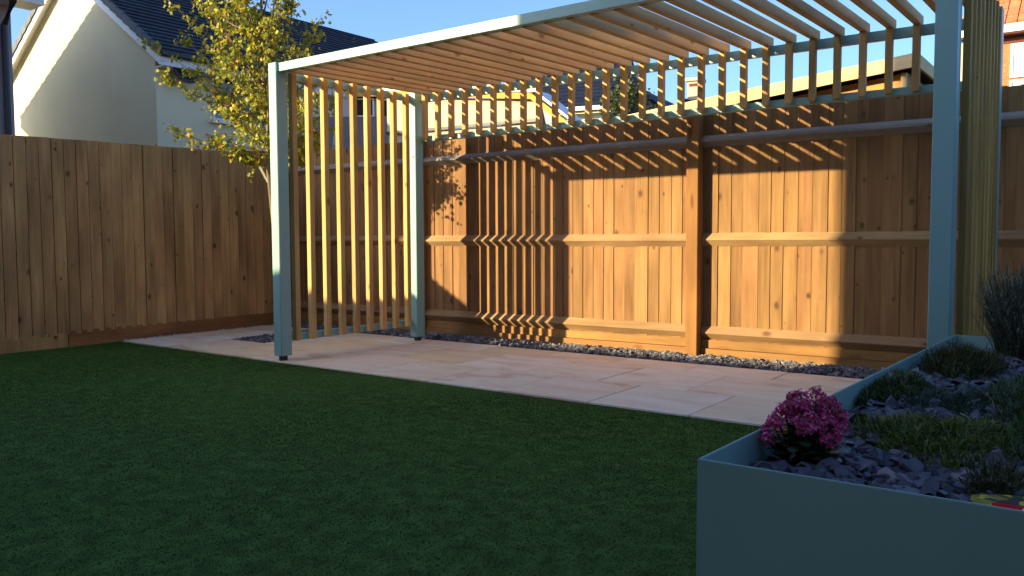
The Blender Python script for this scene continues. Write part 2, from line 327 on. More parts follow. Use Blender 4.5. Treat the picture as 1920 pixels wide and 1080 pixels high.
# ------------------------------------------------------------------ patio
pat = obj('patio', box('patio', -8.06, 0.6, LAWN_Y, 6.44, -.075, -.032, M['soil'])); pat['kind'] = 'structure'
HX0, HX1, HY0 = -7.24, -6.70, 5.02
STRIP_Y = 6.16
def slab(x0, x1, y0, y1):
    g2 = 0.0045
    me = box('paving_slab', -(x1-x0)/2+g2, (x1-x0)/2-g2, -(y1-y0)/2+g2, (y1-y0)/2-g2, -.03, .0, M['paving'], 0.0025)
    o = obj('paving_slab', me, pat, ((x0+x1)/2, (y0+y1)/2, random.uniform(-.0016, .0010)))
rows = [(LAWN_Y, 5.045, -1.95), (5.045, 5.76, -1.62), (5.76, STRIP_Y, -1.97)]
for y0, y1, xj in rows:
    xs = [xj + k * 0.667 for k in range(-12, 5)]
    xs = sorted([-8.02, 0.55] + [x for x in xs if -7.95 < x < 0.5])
    for a, b_ in zip(xs, xs[1:]):
        if y0 > 5.0 and a < HX1 and b_ > HX0:          # planting hole of the maple is cut out
            if HX0 - a > .06: slab(a, HX0, y0, y1)
            if b_ - HX1 > .06: slab(HX1, b_, y0, y1)
        else: slab(a, b_, y0, y1)
# slate strip along the back fence and in the planting hole
pts = []
for _ in range(9500):
    x = random.uniform(-8.0, 0.9); y = random.uniform(STRIP_Y + .012, fence_y(x) - .06)
    pts.append((x, y, random.uniform(-.022, .012) + .012 * min(1, (y - STRIP_Y) * 6)))
for _ in range(1300):
    pts.append((random.uniform(HX0 + .015, HX1 - .015), random.uniform(HY0 + .015, STRIP_Y + .03), random.uniform(-.024, .006)))
o = obj('slate_chippings', chips('slate_chippings', pts, .018, .040, .014, M['chip_strip'], .5)); o['kind'] = 'stuff'
pts = [(-8.02 - random.uniform(0, .05), random.uniform(4.36, 6.2), random.uniform(-.03, .0)) for _ in range(500)]
o = obj('white_chippings', chips('white_chippings', pts, .015, .03, .014, M['white_chip'], .5)); o['kind'] = 'stuff'

# ------------------------------------------------------------------ back fence
FX0 = -8.13
bf = thing('wooden_fence', 'orange brown board fence with rails along the back, striped by pergola shadows', 'fence', (FX0, fence_y(FX0), 0), FROT)
bmeshes = []
for k in range(5):
    w = .130; t0 = .008; t1 = .017; h0, h1 = .14, 2.03
    v = [(0,0,h0),(w,0,h0),(w,t1,h0),(0,t0,h0),(0,0,h1),(w,0,h1),(w,t1,h1),(0,t0,h1)]
    bm = bmesh.new(); vs = [bm.verts.new(p) for p in v]
    for q in ((0,3,2,1),(4,5,6,7),(0,1,5,4),(1,2,6,5),(2,3,7,6),(3,0,4,7)): bm.faces.new([vs[i] for i in q])
    bmeshes.append(bm_mesh('fence_board', bm, M['fence_b']))
x = 0.0
while x < 9.4:
    o = obj('fence_board', random.choice(bmeshes), bf, (x, random.uniform(-.0015, .0015), random.uniform(-.006, .004)), (0, 0, random.uniform(-.035, -.075) if random.random() < .7 else random.uniform(.0, .03)))
    x += random.uniform(.096, .122)
posts_x = [-8.09, -5.955, -2.896, 0.05]        # world X of the posts
ends = []
for X in posts_x:
    lx = (X - FX0) / math.cos(FROT)
    obj('fence_post', box('fence_post', -.052, .052, -.128, -.004, -.05, 2.035, M['post_wood'], .004), bf, (lx, 0, 0))
    ends.append(lx)
ends.append(9.5)
for a, b_ in zip(ends, ends[1:]):
    a2, b2 = a + .054, b_ - .054
    for zc, hh, dd, mt in ((1.812, .055, .075, 'rail_grey'), (.985, .057, .06, 'rail'), (.205, .058, .06, 'rail')):
        zz = zc + random.uniform(-.012, .008)
        # arris rail: triangular section, apex towards the garden
        if zc > 1.5: prof = [(-.003, zz + .05), (-.072, zz + .012), (-.072, zz - .008), (-.003, zz - .05)]
        else: prof = [(-.003, zz + hh), (-.055, zz + .004), (-.055, zz - .004), (-.003, zz - hh)]
        obj('arris_rail', prism('arris_rail', prof, 'x', 0, b2 - a2, M[mt]), bf, (a2, 0, 0))
    obj('gravel_board', box('gravel_board', 0, b2 - a2, -.026, -.004, .075, .145, M['gravel_board'], .002), bf, (a2, 0, 0))
    obj('gravel_board', box('gravel_board', 0, b2 - a2, -.05, -.024, -.07, .073, M['gravel_board'], .002), bf, (a2, 0, 0))

# ------------------------------------------------------------------ left fence (boards face the garden)
LX = lambda Y: -8.047 - 0.012 * Y
lf = thing('wooden_fence', 'shaded brown feather edge board fence at the left beside the lawn', 'fence', (LX(0) - .03, 0, 0), math.pi / 2 + .012)
lmeshes = []
for k in range(5):
    lmeshes.append(prism('fence_board', [(-.032, 0), (.0965, 0), (.097, -.037), (.0935, -.040), (.004, -.019), (0, -.017), (0, -.002), (-.032, -.002)], 'z', .135, 1.99, M['fence_l']))
y = 0.6
while y < 6.36:
    dz = -.045 * max(0, 1 - max(0, y - 3) / 2.6)
    o = obj('fence_board', random.choice(lmeshes), lf, (y, random.uniform(-.002, .002), dz + random.uniform(-.0015, .0015)), (0, random.gauss(0, .0022), random.uniform(-.012, .012)))
    y += random.uniform(.1115, .1145)
obj('gravel_board', box('gravel_board', 0, 2.6, -.03, -.004, -.05, .135, M['gravel_board'], .003), lf, (3.86, 0, 0))
obj('gravel_board', box('gravel_board', 0, 3.3, -.03, -.004, -.05, .10, M['rail_grey' if False else 'fence_l'], .003), lf, (.55, 0, 0.02))
for zz in (1.75, 1.0, .3):
    obj('arris_rail', box('arris_rail', .4, 6.4, .004, .06, zz - .04, zz + .04, M['fence_l']), lf)

# unseen right fence, added to block low sky and darken panel and planter
shade_fence = thing('wooden_fence', 'unseen brown board fence added at the right to darken the slatted panel and planter', 'fence', (2.35, 0, 0), math.pi / 2)
for k in range(82):
    obj('fence_board', lmeshes[k % 5], shade_fence, (-2.4 + k * .113, .0, 0), (0, 0, 0))
obj('gravel_board', box('gravel_board', -2.4, 6.9, -.03, -.004, -.05, .133, M['fence_l']), shade_fence)

# ------------------------------------------------------------------ pergola
PX1, PX3 = -5.545, -0.642        # outer faces towards +X of the left / right posts
PY1, PY2 = 4.346, 5.981; PW, PD = .097, .112
per = thing('pergola', 'pale teal metal pergola with timber slatted sides and slatted roof over the patio', 'pergola', (-5.6, 4.35, 0))
PO = Vector((-5.6, 4.35, 0))
def pp(name, x0, x1, y0, y1, z0, z1, mat, bev=.002):
    c = Vector(((x0+x1)/2, (y0+y1)/2, z0))
    return obj(name, box(name, -(x1-x0)/2, (x1-x0)/2, -(y1-y0)/2, (y1-y0)/2, 0, z1-z0, mat, bev), per, c - PO)
for xr in (PX1, PX3):
    for yf in (PY1, PY2):
        top = 2.43 if yf == PY1 else 2.42
        p = pp('post', xr - PW, xr, yf, yf + PD, .04, top, M['teal'], .005)
        obj('foot', box('foot', -.018, .018, -.03, .03, -.075, .0, M['dark_metal']), p, (0, 0, 0))
BX0, BX1 = PX1 + .003, PX3 - PW - .003
fb = pp('front_beam', BX0, BX1, PY1 + .024, PY1 + .07, 2.358, 2.425, M['teal'], .002)
obj('beam_lip', box('beam_lip', (BX0-BX1)/2 + .002, (BX1-BX0)/2 - .002, .0, .035, .004, .010, M['teal']), fb, (0, .024, 0))
pp('back_rail', BX0, BX1, 6.068, 6.108, 2.325, 2.392, M['teal'])
pp('back_rail', BX0, BX1, 6.068, 6.128, 1.948, 1.998, M['teal'])
for xr in (PX1, PX3):
    xc = xr - .068 if xr == PX1 else -.648
    pp('side_rail', xc - .036, xc - .002, PY1 + PD + .003, PY2 - .003, 2.33, 2.392, M['teal'])
    pp('side_rail', xc - .036, xc - .002, PY1 + PD + .003, PY2 - .003, .148, .208, M['teal'])
    for yf in (PY1, PY2):
        pass
# side slats (nine each side), 50 x 50 mm
sl_side = [box('wall_slat', -.0245, .0245, -.0255, .0255, 0, 2.225, M['slat'], .003) for _ in range(2)]
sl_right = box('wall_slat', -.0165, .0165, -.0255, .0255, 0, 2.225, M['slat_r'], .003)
for i in range(9):
    yc = 4.4986 + .1685 * i + .0255
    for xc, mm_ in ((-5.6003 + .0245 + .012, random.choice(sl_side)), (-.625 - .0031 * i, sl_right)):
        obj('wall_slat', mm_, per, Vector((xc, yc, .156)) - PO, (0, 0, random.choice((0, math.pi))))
# back band slats and roof slats
NB = 29
sl_back = [box('wall_slat', -.0225, .0225, -.0245, .0245, 0, .432, M['slat'], .003) for _ in range(2)]
z_f, z_b = 2.352, 2.395; yr0, yr1 = PY1 + .074, 6.135
ang = math.atan2(z_b - z_f, yr1 - yr0); rl = math.hypot(yr1 - yr0, z_b - z_f)
sl_roof = [box('roof_slat', -.0225, .0225, 0, rl, 0, .066, M['slat_y'], .003) for _ in range(3)]
bolt_me = bm_mesh('bolt', (lambda bm: (bmesh.ops.create_uvsphere(bm, u_segments=8, v_segments=5, radius=.006), bm)[1])(bmesh.new()), M['bolt'])
for i in range(NB):
    xc = -5.4945 + .1669 * i + .0225
    obj('wall_slat', random.choice(sl_back), per, Vector((xc, 6.0427, 1.958)) - PO, (0, 0, random.choice((0, math.pi))))
    obj('roof_slat', random.choice(sl_roof), per, Vector((xc, yr0, z_f)) - PO, (ang, 0, 0))
    if i < NB - 1: obj('bolt', bolt_me, per, Vector((xc + .083, 6.066, 2.333)) - PO)

# ------------------------------------------------------------------ planter box with its slate, plants
ZR = .545
P_A, P_B = (-.694, 1.588), (-.618, 4.33)         # outer left wall, front to back
pl = thing('raised_planter', 'teal metal raised planter with slate mulch in the right foreground', 'planter', (P_A[0], P_A[1], 0))
def wall_panel(name, a, b_, th, z0, z1):
    a, b_ = Vector((*a, 0)), Vector((*b_, 0)); d = (b_ - a).normalized(); nn = Vector((-d.y, d.x, 0)) * th
    off = Vector((P_A[0], P_A[1], 0))
    q = [a - off, b_ - off, b_ + nn - off, a + nn - off]
    bm = bmesh.new()
    lo = [bm.verts.new((p.x, p.y, z0)) for p in q]; hi = [bm.verts.new((p.x, p.y, z1)) for p in q]
    bm.faces.new(lo); bm.faces.new(hi)
    for i in range(4): bm.faces.new((lo[i], lo[(i+1) % 4], hi[(i+1) % 4], hi[i]))
    bmesh.ops.bevel(bm, geom=[e for e in bm.edges if abs(e.verts[0].co.z - z1) < 1e-5 and abs(e.verts[1].co.z - z1) < 1e-5], offset=.0016, segments=2, affect='EDGES')
    return obj(name, bm_mesh(name, bm, M['planter']), pl)
TH = .0065
wall_panel('side_panel', (P_A[0], P_A[1]), (1.7, 1.598), TH, -.06, ZR)
wall_panel('side_panel', (1.7, 4.36), (P_B[0] , P_B[1]), TH, -.06, ZR - .001)
wall_panel('side_panel', (P_B[0], P_B[1] - TH - .001), (P_A[0], P_A[1] + TH + .001), TH, -.06, ZR)
wall_panel('side_panel', (1.705, 1.60), (1.705, 4.36), TH, -.06, ZR)
obj('soil', box('soil', .02, 2.38, .02, 2.72, .1, .470, M['soil']), pl)
def in_pl(x, y): return x > P_A[0] + (y - P_A[1]) * (P_B[0] - P_A[0]) / (P_B[1] - P_A[1]) + .038 and 1.633 < y < 4.29 and x < 1.6
def surf(x, y): return .494 + .012 * math.sin(x * 5 + 1) * math.cos(y * 3.1) + .008 * math.sin(y * 7.3 + x * 4)
pts = []
while len(pts) < 11000:
    y = 1.6 + 2.72 * random.random() ** 1.15; x = random.uniform(-.7, min(1.2, .32 * y + .2))
    if in_pl(x, y) and not (x > -.22 and y < 1.72): pts.append((x, y, surf(x, y) + random.uniform(-.02, .008)))
o = obj('slate_mulch', chips('slate_mulch', pts, .012, .060, .010, M['chip'], .42, 7, 1.8)); o['kind'] = 'stuff'
for (x, y, h, a) in ((-.615, 3.42, .075, .2), (-.59, 3.82, .07, -.3), (-.60, 3.9, .055, .5)):
    pass

def cloud_blades(cx, cy, rx, ry, n, h, w, lean, out=0.6, edge=1.0):
    """positions in an ellipse, blades leaning outwards"""
    a = rng.uniform(0, 2*np.pi, n); rr = np.sqrt(rng.uniform(0, 1, n)) * (1 + rng.normal(0, .08, n))
    x = cx + np.cos(a) * rr * rx; y = cy + np.sin(a) * rr * ry
    z = np.array([surf(p, q) for p, q in zip(x, y)]) - .012
    hh = rng.uniform(h[0], h[1], n) * (1.05 - .5 * np.clip(rr, 0, 1.2) ** 2)
    return np.stack([x, y, z], 1), hh, rng.uniform(w[0], w[1], n), rng.uniform(lean[0], lean[1], n), np.where(rng.uniform(0, 1, n) < out, a + rng.normal(0, .7, n), rng.uniform(0, 6.28, n))
def leafy(name, cx, cy, rx, ry, n, h, w, lean, mat):
    """low dome of short leaves all through its volume plus longer blades rooted in the ground"""
    H = h[1]
    a = rng.uniform(0, 2*np.pi, n); rr = np.sqrt(rng.uniform(0, 1, n)); lump = 1 + .22*np.sin(a*3 + cx*40) + .12*np.sin(a*7 + cy*30)
    x = cx + np.cos(a)*rr*rx*lump; y = cy + np.sin(a)*rr*ry*lump
    bump = 1 + .28*np.sin(x*47+1)*np.cos(y*41) + .15*np.sin(x*90)*np.sin(y*83+2)
    dome = H*np.sqrt(np.clip(1 - rr**2*.92, 0, 1))*bump
    z = np.array([surf(p, q) for p, q in zip(x, y)]) - .012 + dome*rng.uniform(.25, 1, n)**.6
    L = rng.uniform(.018, .042, n)*(.75 + H*3)
    b2 = (np.stack([x, y, z - L*.3], 1), L, rng.uniform(w[0], w[1], n), rng.uniform(.35, 1.25, n), np.where(rng.uniform(0,1,n) < .55, a + rng.normal(0, .8, n), rng.uniform(0, 6.28, n)))
    p = [b2, cloud_blades(cx, cy, rx*.95, ry*.95, n//3, (h[0], h[1]*1.15), w, lean)]
    cat = [np.concatenate([q[i] for q in p]) for i in range(5)]
    return blades_np(name, *cat, mat)
GM = {
 'yellowgreen': island('grass_yellow_green', [(0, (.045,.080,.012)), (.5, (.11,.16,.022)), (.9, (.20,.23,.04)), (1, (.36,.30,.11))], .55, .3, .25, (6, .3)),
 'dark': island('leaf_dark_green', [(0, (.025,.055,.014)), (.6, (.06,.105,.025)), (1, (.12,.16,.04))], .5, .35, .2, (8, .3)),
 'blue': island('leaf_blue_green', [(0, (.022,.045,.025)), (.6, (.05,.085,.045)), (1, (.10,.14,.07))], .6, .3, .2, (6, .3)),
 'olive': island('leaf_olive', [(0, (.03,.045,.012)), (.6, (.07,.085,.020)), (1, (.14,.14,.04))], .55, .3, .2, (7, .3)),
 'grey': island('leaf_grey_green', [(0, (.09,.12,.09)), (.6, (.17,.21,.155)), (1, (.32,.35,.27))], .65, .3, .15, (5, .3)),
 'straw': island('dry_stalk', [(0, (.22,.17,.08)), (1, (.42,.33,.17))], .7, .2, .1),
 'stem': plain('green_stem', (.05,.07,.03), .6),
}
def plant(name, label, cat, cx, cy, rx, ry, n, h, w, lean, gm, dry=0, dh=(.08, .14)):
    t = thing(name, label, cat, (cx, cy, surf(cx, cy) - .02))
    b0 = t.location.copy()
    me = leafy('foliage', cx, cy, rx, ry, n, h, w, lean, GM[gm]); me.transform(Matrix.Translation(-b0)); obj('foliage', me, t)
    if dry:
        p = cloud_blades(cx, cy, rx * .9, ry * .9, dry, dh, (.0016, .003), (.2, .9), .5)
        me = blades_np('dry_stalks', *p, GM['straw']); me.transform(Matrix.Translation(-b0)); obj('dry_stalks', me, t)['kind'] = 'stuff'
    return t
plant('low_clump_plant', 'low yellow green grassy clump spreading behind the front slate of the planter', 'plant', -.335, 2.26, .20, .235, 4600, (.03, .060), (.0028, .0055), (.4, 1.1), 'yellowgreen', 46, (.05, .09))
plant('low_clump_plant', 'small dark green clump with curling dry stalks against the planter left rim', 'plant', -.575, 2.88, .085, .20, 2000, (.03, .055), (.003, .006), (.5, 1.2), 'dark', 30, (.06, .11))
plant('mounded_plant', 'rounded olive green mound with brown seed stalks near the back of the planter', 'plant', -.475, 3.46, .125, .27, 3600, (.055, .105), (.0028, .0055), (.25, .8), 'olive', 110, (.09, .135))
plant('feathery_plant', 'flat feathery blue green plant between the grassy clump and the olive mound', 'plant', -.37, 2.80, .125, .20, 3000, (.015, .034), (.0016, .0036), (.5, 1.3), 'blue', 12, (.05, .09))
plant('straggly_plant', 'straggly upright green plant at the right edge of the photo above the slate', 'plant', -.16, 2.75, .13, .55, 4600, (.04, .09), (.0025, .005), (.4, 1.1), 'dark', 50, (.1, .19))
plant('weed_sprig', 'little green sprig growing out of the front slate beside the plant card', 'plant', -.185, 1.86, .05, .08, 420, (.03, .065), (.0025, .005), (.4, 1.1), 'olive', 10, (.04, .08))

# lavender bush: upright stems with narrow leaves
lv = thing('lavender_bush', 'grey green lavender bush standing against the right slatted panel', 'shrub', (-.305, 4.06, .46))
bs, hs, ws, ls, az = [], [], [], [], []
stems = []
for k in range(620):
    a = random.uniform(0, 6.28); rr = math.sqrt(random.random()); x0, y0 = math.cos(a)*rr*.11, math.sin(a)*rr*.13
    hh = random.uniform(.20, .46) * (1.05 - .25*rr); lx, ly = math.cos(a)*rr*.075 + random.gauss(0,.022), math.sin(a)*rr*.09 + random.gauss(0,.022)
    stems.append(((x0, y0, 0), (x0+lx, y0+ly, hh)))
    for j in range(20):
        t = random.uniform(.10, 1.0)
        bs.append((x0 + lx*t*t, y0 + ly*t*t, hh*t)); hs.append(random.uniform(.014, .034)); ws.append(random.uniform(.002, .0042)); ls.append(random.uniform(.3, 1.1)); az.append(random.uniform(0, 6.28))
obj('foliage', blades_np('foliage', np.array(bs), np.array(hs), np.array(ws), np.array(ls), np.array(az), GM['grey']), lv)
V, F = join_vf([tube('s', [a, ((a[0]*2+b_[0])/3, (a[1]*2+b_[1])/3, b_[2]*.5), b_], [.0018, .0014, .001], None, 4) for a, b_ in stems])
obj('stems', mesh_pd('stems', V, F, GM['stem']), lv)

# pink flowering plant
fl = thing('pink_flower_plant', 'round pink flowering plant in the front corner of the planter', 'flowering plant', (-.583, 1.945, .465))
pink = island('pink_petal', [(0,(.52,.03,.15)), (.5, (.78,.07,.27)), (1, (.88,.22,.42))], .55, .3, .2)
V, F = [], []; bud = []; stalks = []
heads = []
for k in range(64):
    a = random.uniform(0, 6.28); rr = math.sqrt(random.random()) * .082
    hz = .142 - (rr/.085)**2 * .05 + random.gauss(0, .011) + .012*math.sin(a*3+1)
    heads.append(Vector((math.cos(a)*rr, math.sin(a)*rr, hz)))
heads += [Vector((-.078, -.03, .055)), Vector((-.085, -.015, .07)), Vector((-.07, -.045, .062)), Vector((.075, -.03, .085))]
for c in heads:
    stalks.append(((c.x*.35, c.y*.35, 0), (c.x, c.y, c.z)))
    nn0 = Vector((c.x*5, c.y*5, 1.0)).normalized()
    for j in range(24):
        d = (nn0 * random.uniform(.15, 1) + Vector((random.gauss(0,.6), random.gauss(0,.6), random.gauss(0,.35)))).normalized()
        p = c + d * random.uniform(.008, .020); ax = d.cross(Vector((.3,.5,.8))).normalized(); ay = d.cross(ax); ps = random.uniform(.005, .0085); rot = random.uniform(0, 1.5)
        o0 = len(V); V.append(p)
        for q in range(8):
            an = rot + q*math.pi/4; rad = ps if q % 2 == 0 else ps*.5
            V.append(p + (ax*math.cos(an) + ay*math.sin(an))*rad + d*(.0025 if q % 2 == 0 else .001))
        for q in range(8): F.append((o0, o0+1+q, o0+1+(q+1) % 8))
    for j in range(5):
        d = Vector((random.gauss(0,.7), random.gauss(0,.7), random.uniform(.1,1))).normalized(); bud.append(c + d*random.uniform(.012,.022))
obj('flower_heads', mesh_pd('flower_heads', V, F, pink), fl)
V, F = [], []
for p in bud:
    o0 = len(V); s = .0032
    for d in ((s,0,0),(-s,0,0),(0,s,0),(0,-s,0),(0,0,s*1.5),(0,0,-s*1.5)): V.append(p + Vector(d))
    for q in ((0,2,4),(2,1,4),(1,3,4),(3,0,4),(2,0,5),(1,2,5),(3,1,5),(0,3,5)): F.append(tuple(o0+i for i in q))
_b = obj('buds', mesh_pd('buds', V, F, island('flower_bud', [(0,(.08,.10,.02)),(1,(.40,.16,.10))], .5)), fl); _b['kind'] = 'stuff'
V, F = join_vf([tube('s', [a, b_], [.0022, .0014], None, 5) for a, b_ in stalks]); obj('stalks', mesh_pd('stalks', V, F, GM['stem']), fl)
V, F = [], []
for k in range(260):
    a = random.uniform(0, 6.28); rr = random.uniform(.012, .062); z = random.uniform(.005, .09); c = Vector((math.cos(a)*rr, math.sin(a)*rr, z))
    d = Vector((math.cos(a+random.gauss(0,.5)), math.sin(a+random.gauss(0,.5)), random.uniform(-.2,.7))).normalized(); s_ = d.cross(Vector((0,0,1))).normalized(); L = random.uniform(.025,.042); W = L*.36; up = s_.cross(d)
    o0 = len(V)
    for t, wv, h in ((0,.15,0),(.3,.9,.15),(.7,1,.12),(1,.25,-.05)):
        V.append(c + d*L*t + s_*W*wv + up*L*h*.5); V.append(c + d*L*t - s_*W*wv + up*L*h*.5)
    for q in range(3): F.append((o0+2*q, o0+2*q+1, o0+2*q+3, o0+2*q+2))
obj('leaves', mesh_pd('leaves', V, F, island('succulent_leaf', [(0,(.015,.035,.014)),(1,(.04,.07,.025))], .4, .5)), fl)

# slate pieces set on edge against the rim
for (x, y, h, w_, a) in ((-.575, 3.52, .078, .085, 1.45), (-.605, 2.97, .055, .045, 1.3)):
    me = chips('slate_piece', [(0, 0, 0)], w_, w_, .012, plain('slate_piece', (.22, .20, .24), .6, .2, 20), 0, 7, 1.05)
    o = obj('slate_piece', me, None, (x, y, surf(x, y) + .02), (a, .1, 1.35)); tag(o, 'tall grey slate shard leaning on the planter rim beside the olive mound' if h > .06 else 'small pale slate shard leaning on the planter rim behind the dark clump', 'stone')

# plant care card lying on the slate by the front wall
def card_mat():
    m, n, l, b = nmat('plant_card_print')
    tc = n.new('ShaderNodeTexCoord')
    vo = n.new('ShaderNodeTexVoronoi'); vo.inputs['Scale'].default_value = 60; l.new(tc.outputs['Object'], vo.inputs['Vector'])
    cr = ramp(n, [(0.1, (.70, .48, .04)), (.35, (.34, .27, .04)), (.6, (.05, .06, .02)), (.8, (.10, .06, .08)), (1, (.35, .30, .12))]); l.new(vo.outputs['Color'], cr.inputs['Fac'])
    l.new(cr.outputs['Color'], b.inputs['Base Color']); b.inputs['Roughness'].default_value = .8; b.inputs['Specular IOR Level'].default_value = .1
    return m
cd = thing('plant_card', 'printed plant card with yellow flowers and a red band beside the front rim', 'card', (-.092, 1.664, .539), R(2))
q = [(-.112, -.034), (-.112, .004), (-.06, .022), (.0, .030), (.12, .034), (.12, -.034)]
obj('card', prism('card', q, 'z', -.0015, 0, card_mat()), cd, (0, 0, 0), (.20, 0, 0))
obj('red_band', box('red_band', -.078, .12, -.046, -.0155, .0004, .0012, plain('red_print', (.62, .010, .012), .8, .05, spec=.1)), cd, (0, 0, 0), (.20, 0, 0))
lm = plain('white_print', (.75, .75, .72), .4, .03)
obj('white_lettering', prism('white_lettering', [(-.034, -.033), (-.030, -.020), (-.026, -.020), (-.022, -.033), (-.0255, -.033), (-.028, -.025), (-.0305, -.033)], 'z', .0014, .0018, lm), cd, (0, 0, 0), (.20, 0, 0))
obj('white_lettering', box('white_lettering', -.018, .004, -.024, -.0195, .0014, .0018, lm), cd, (0, 0, 0), (.20, 0, 0))
obj('white_lettering', box('white_lettering', -.009, -.004, -.040, -.0245, .0014, .0018, lm), cd, (0, 0, 0), (.20, 0, 0))

# ------------------------------------------------------------------ maple tree
TB = Vector((-6.70, 5.24, -.03))
mt_ = thing('maple_tree', 'young yellow green maple standing behind the front left pergola post', 'tree', TB)
tr = Vector((math.cos(YAW), math.sin(YAW), 0)); tf = Vector((-math.sin(YAW), math.cos(YAW), 0))
def TP(r_, z, d=0): return tr * r_ + tf * d + Vector((0, 0, z))
trunk = [TP(0, 0), TP(-.01, .6), TP(-.035, 1.15), TP(-.075, 1.65), TP(-.085, 1.95), TP(-.06, 2.35), TP(-.10, 2.8), TP(-.12, 3.3), TP(-.10, 3.8), TP(-.12, 4.4)]
tv = [tube('t', trunk, [.032, .028, .026, .025, .023, .020, .016, .012, .009, .004], None, 9)]
twigs = []
def branch(p0, p1, r0, bend=.12, n=7):
    p0, p1 = Vector(p0), Vector(p1); out = []
    side = Vector((random.gauss(0,1), random.gauss(0,1), 0)) * .04
    for i in range(n):
        t = i/(n-1); p = p0.lerp(p1, t) + Vector((0,0,-bend))*math.sin(math.pi*t)*(p1-p0).length + side*math.sin(math.pi*t)
        out.append(p)
    tv.append(tube('b', out, [r0*(1-.85*i/(n-1)) for i in range(n)], None, 5))
    return out
mains = [  # start (r,z), tip (r,z,d), leaf start
 ((-.07,2.25),(-1.31,3.02,.1)), ((-.10,2.55),(-1.02,3.36,-.1)), ((-.06,2.4),(-1.03,3.14,.25)), ((-.08,2.2),(-1.10,2.66,-.2)), ((-.08,2.05),(-.70,2.5,.35)),
 ((-.08,1.88),(-1.02,2.14,-.1)), ((-.08,1.86),(-.74,2.08,.25)), ((-.075,1.84),(-.45,1.86,.1)), ((-.08,1.95),(-.40,2.30,-.3)),
 ((-.06,2.3),(.45,3.25,.1)), ((-.06,2.25),(.33,2.95,-.25)), ((-.07,2.0),(.62,2.52,.3)), ((-.07,1.95),(.55,2.15,.1)), ((-.07,2.1),(.42,2.4,-.2)), ((-.07,1.9),(.36,2.12,.15)), ((-.075,1.86),(.48,1.98,-.1)), ((-.07,2.0),(.30,2.28,.05)), ((-.075,1.8),(.28,1.88,.2)), ((-.07,1.95),(.2,2.1,-.25)), ((-.08,2.4),(.60,2.80,.35)),
 ((-.08,2.5),(-.92,3.75,.1)), ((-.1,2.6),(-.72,3.8,-.25)), ((-.1,2.7),(-.50,4.1,.2)), ((-.1,2.8),(-.3,4.3,-.1)), ((-.1,2.8),(.05,4.3,.2)), ((-.1,2.7),(.12,3.9,-.2)), ((-.1,2.6),(.22,3.7,.15)),
 ((-.07,2.45),(-.55,3.3,-.35)), ((-.07,2.35),(-.35,3.1,.45)), ((-.07,2.3),(.12,3.2,-.4)), ((-.07,2.35),(-.62,2.85,.4)), ((-.07,2.3),(-.45,2.75,-.4)), ((-.07,2.3),(.18,2.9,.45)),
 ((-.07,2.2),(-.72,2.62,.1)), ((-.07,2.15),(-.42,2.58,.25)), ((-.1,3.0),(-.72,3.5,.3)), ((-.1,3.0),(.1,3.6,.35)), ((-.1,3.1),(-.6,3.7,-.1)), ((-.1,3.2),(.02,3.9,0)), ((-.1,2.9),(-.45,3.6,.0)), ((-.1,2.7),(-.3,3.4,-.25)),
]
leaves = []
for (r0, z0), (r1, z1, d1) in mains:
    L = branch(TP(r0, z0), TP(r1, z1, d1), .010, .07)
    for i in range(2, len(L)):
        nsub = 5
        for _ in range(nsub):
            t = random.random(); p = L[i-1].lerp(L[i], t)
            spread = .16 * (1.25 - .75 * i/(len(L)-1))
            if (Vector((r1, z1)) - Vector((-.1, 2.9))).length > .95 and i > 3: spread *= .62
            tip = p + Vector((random.gauss(0,1), random.gauss(0,1), random.gauss(.35,.8))) * spread
            leaves.append((p, tip))
tvv, tff = join_vf(tv)
obj('trunk', mesh_pd('trunk', tvv, tff, M['bark'], True), mt_)
V, F = [], []
for p, tip in leaves:
    for j in range(9):
        c = p.lerp(tip, random.uniform(.1, 1.0)) + Vector((random.gauss(0,.022), random.gauss(0,.022), random.gauss(-.012,.022)))
        d = Vector((random.gauss(0,.7), random.gauss(0,.7), random.gauss(-.75,.35))).normalized()
        s_ = d.cross(Vector((random.gauss(0,1), random.gauss(0,1), random.gauss(0,.4)))).normalized(); nn = s_.cross(d)
        L = random.uniform(.024, .052); o0 = len(V)
        for u_, v_ , w_ in ((0,0,0),(.12,.42,.10),(.45,.25,.03),(.55,.52,.12),(.72,.2,.02),(1,0,-.05),(.72,-.2,.02),(.55,-.52,.12),(.45,-.25,.03),(.12,-.42,.10)):
            V.append(c + d*L*u_ + s_*L*v_*.95 + nn*L*w_)
        F += [(o0,o0+1,o0+2,o0+8,o0+9), (o0+2,o0+3,o0+4,o0+6,o0+7,o0+8)] if False else [(o0,o0+1,o0+2),(o0,o0+2,o0+8),(o0,o0+8,o0+9),(o0+2,o0+3,o0+4),(o0+2,o0+4,o0+6),(o0+2,o0+6,o0+8),(o0+8,o0+6,o0+7),(o0+4,o0+5,o0+6)]
obj('crown', mesh_pd('crown', V, F, M['leaf']), mt_)
tg = obj('plant_label_tag', prism('plant_label_tag', [(-.010,-.085),(.010,-.085),(.011,.08),(0,.09),(-.011,.08)], 'x', -.0012, .0012, M['tag']), None, TB + TP(-.115, 1.665, -.05), (0, 0, YAW + math.pi/2))
tg.rotation_euler = Euler((R(-27), 0, YAW + math.pi/2)); tag(tg, 'pale plastic tag hanging from the maple trunk', 'tag')

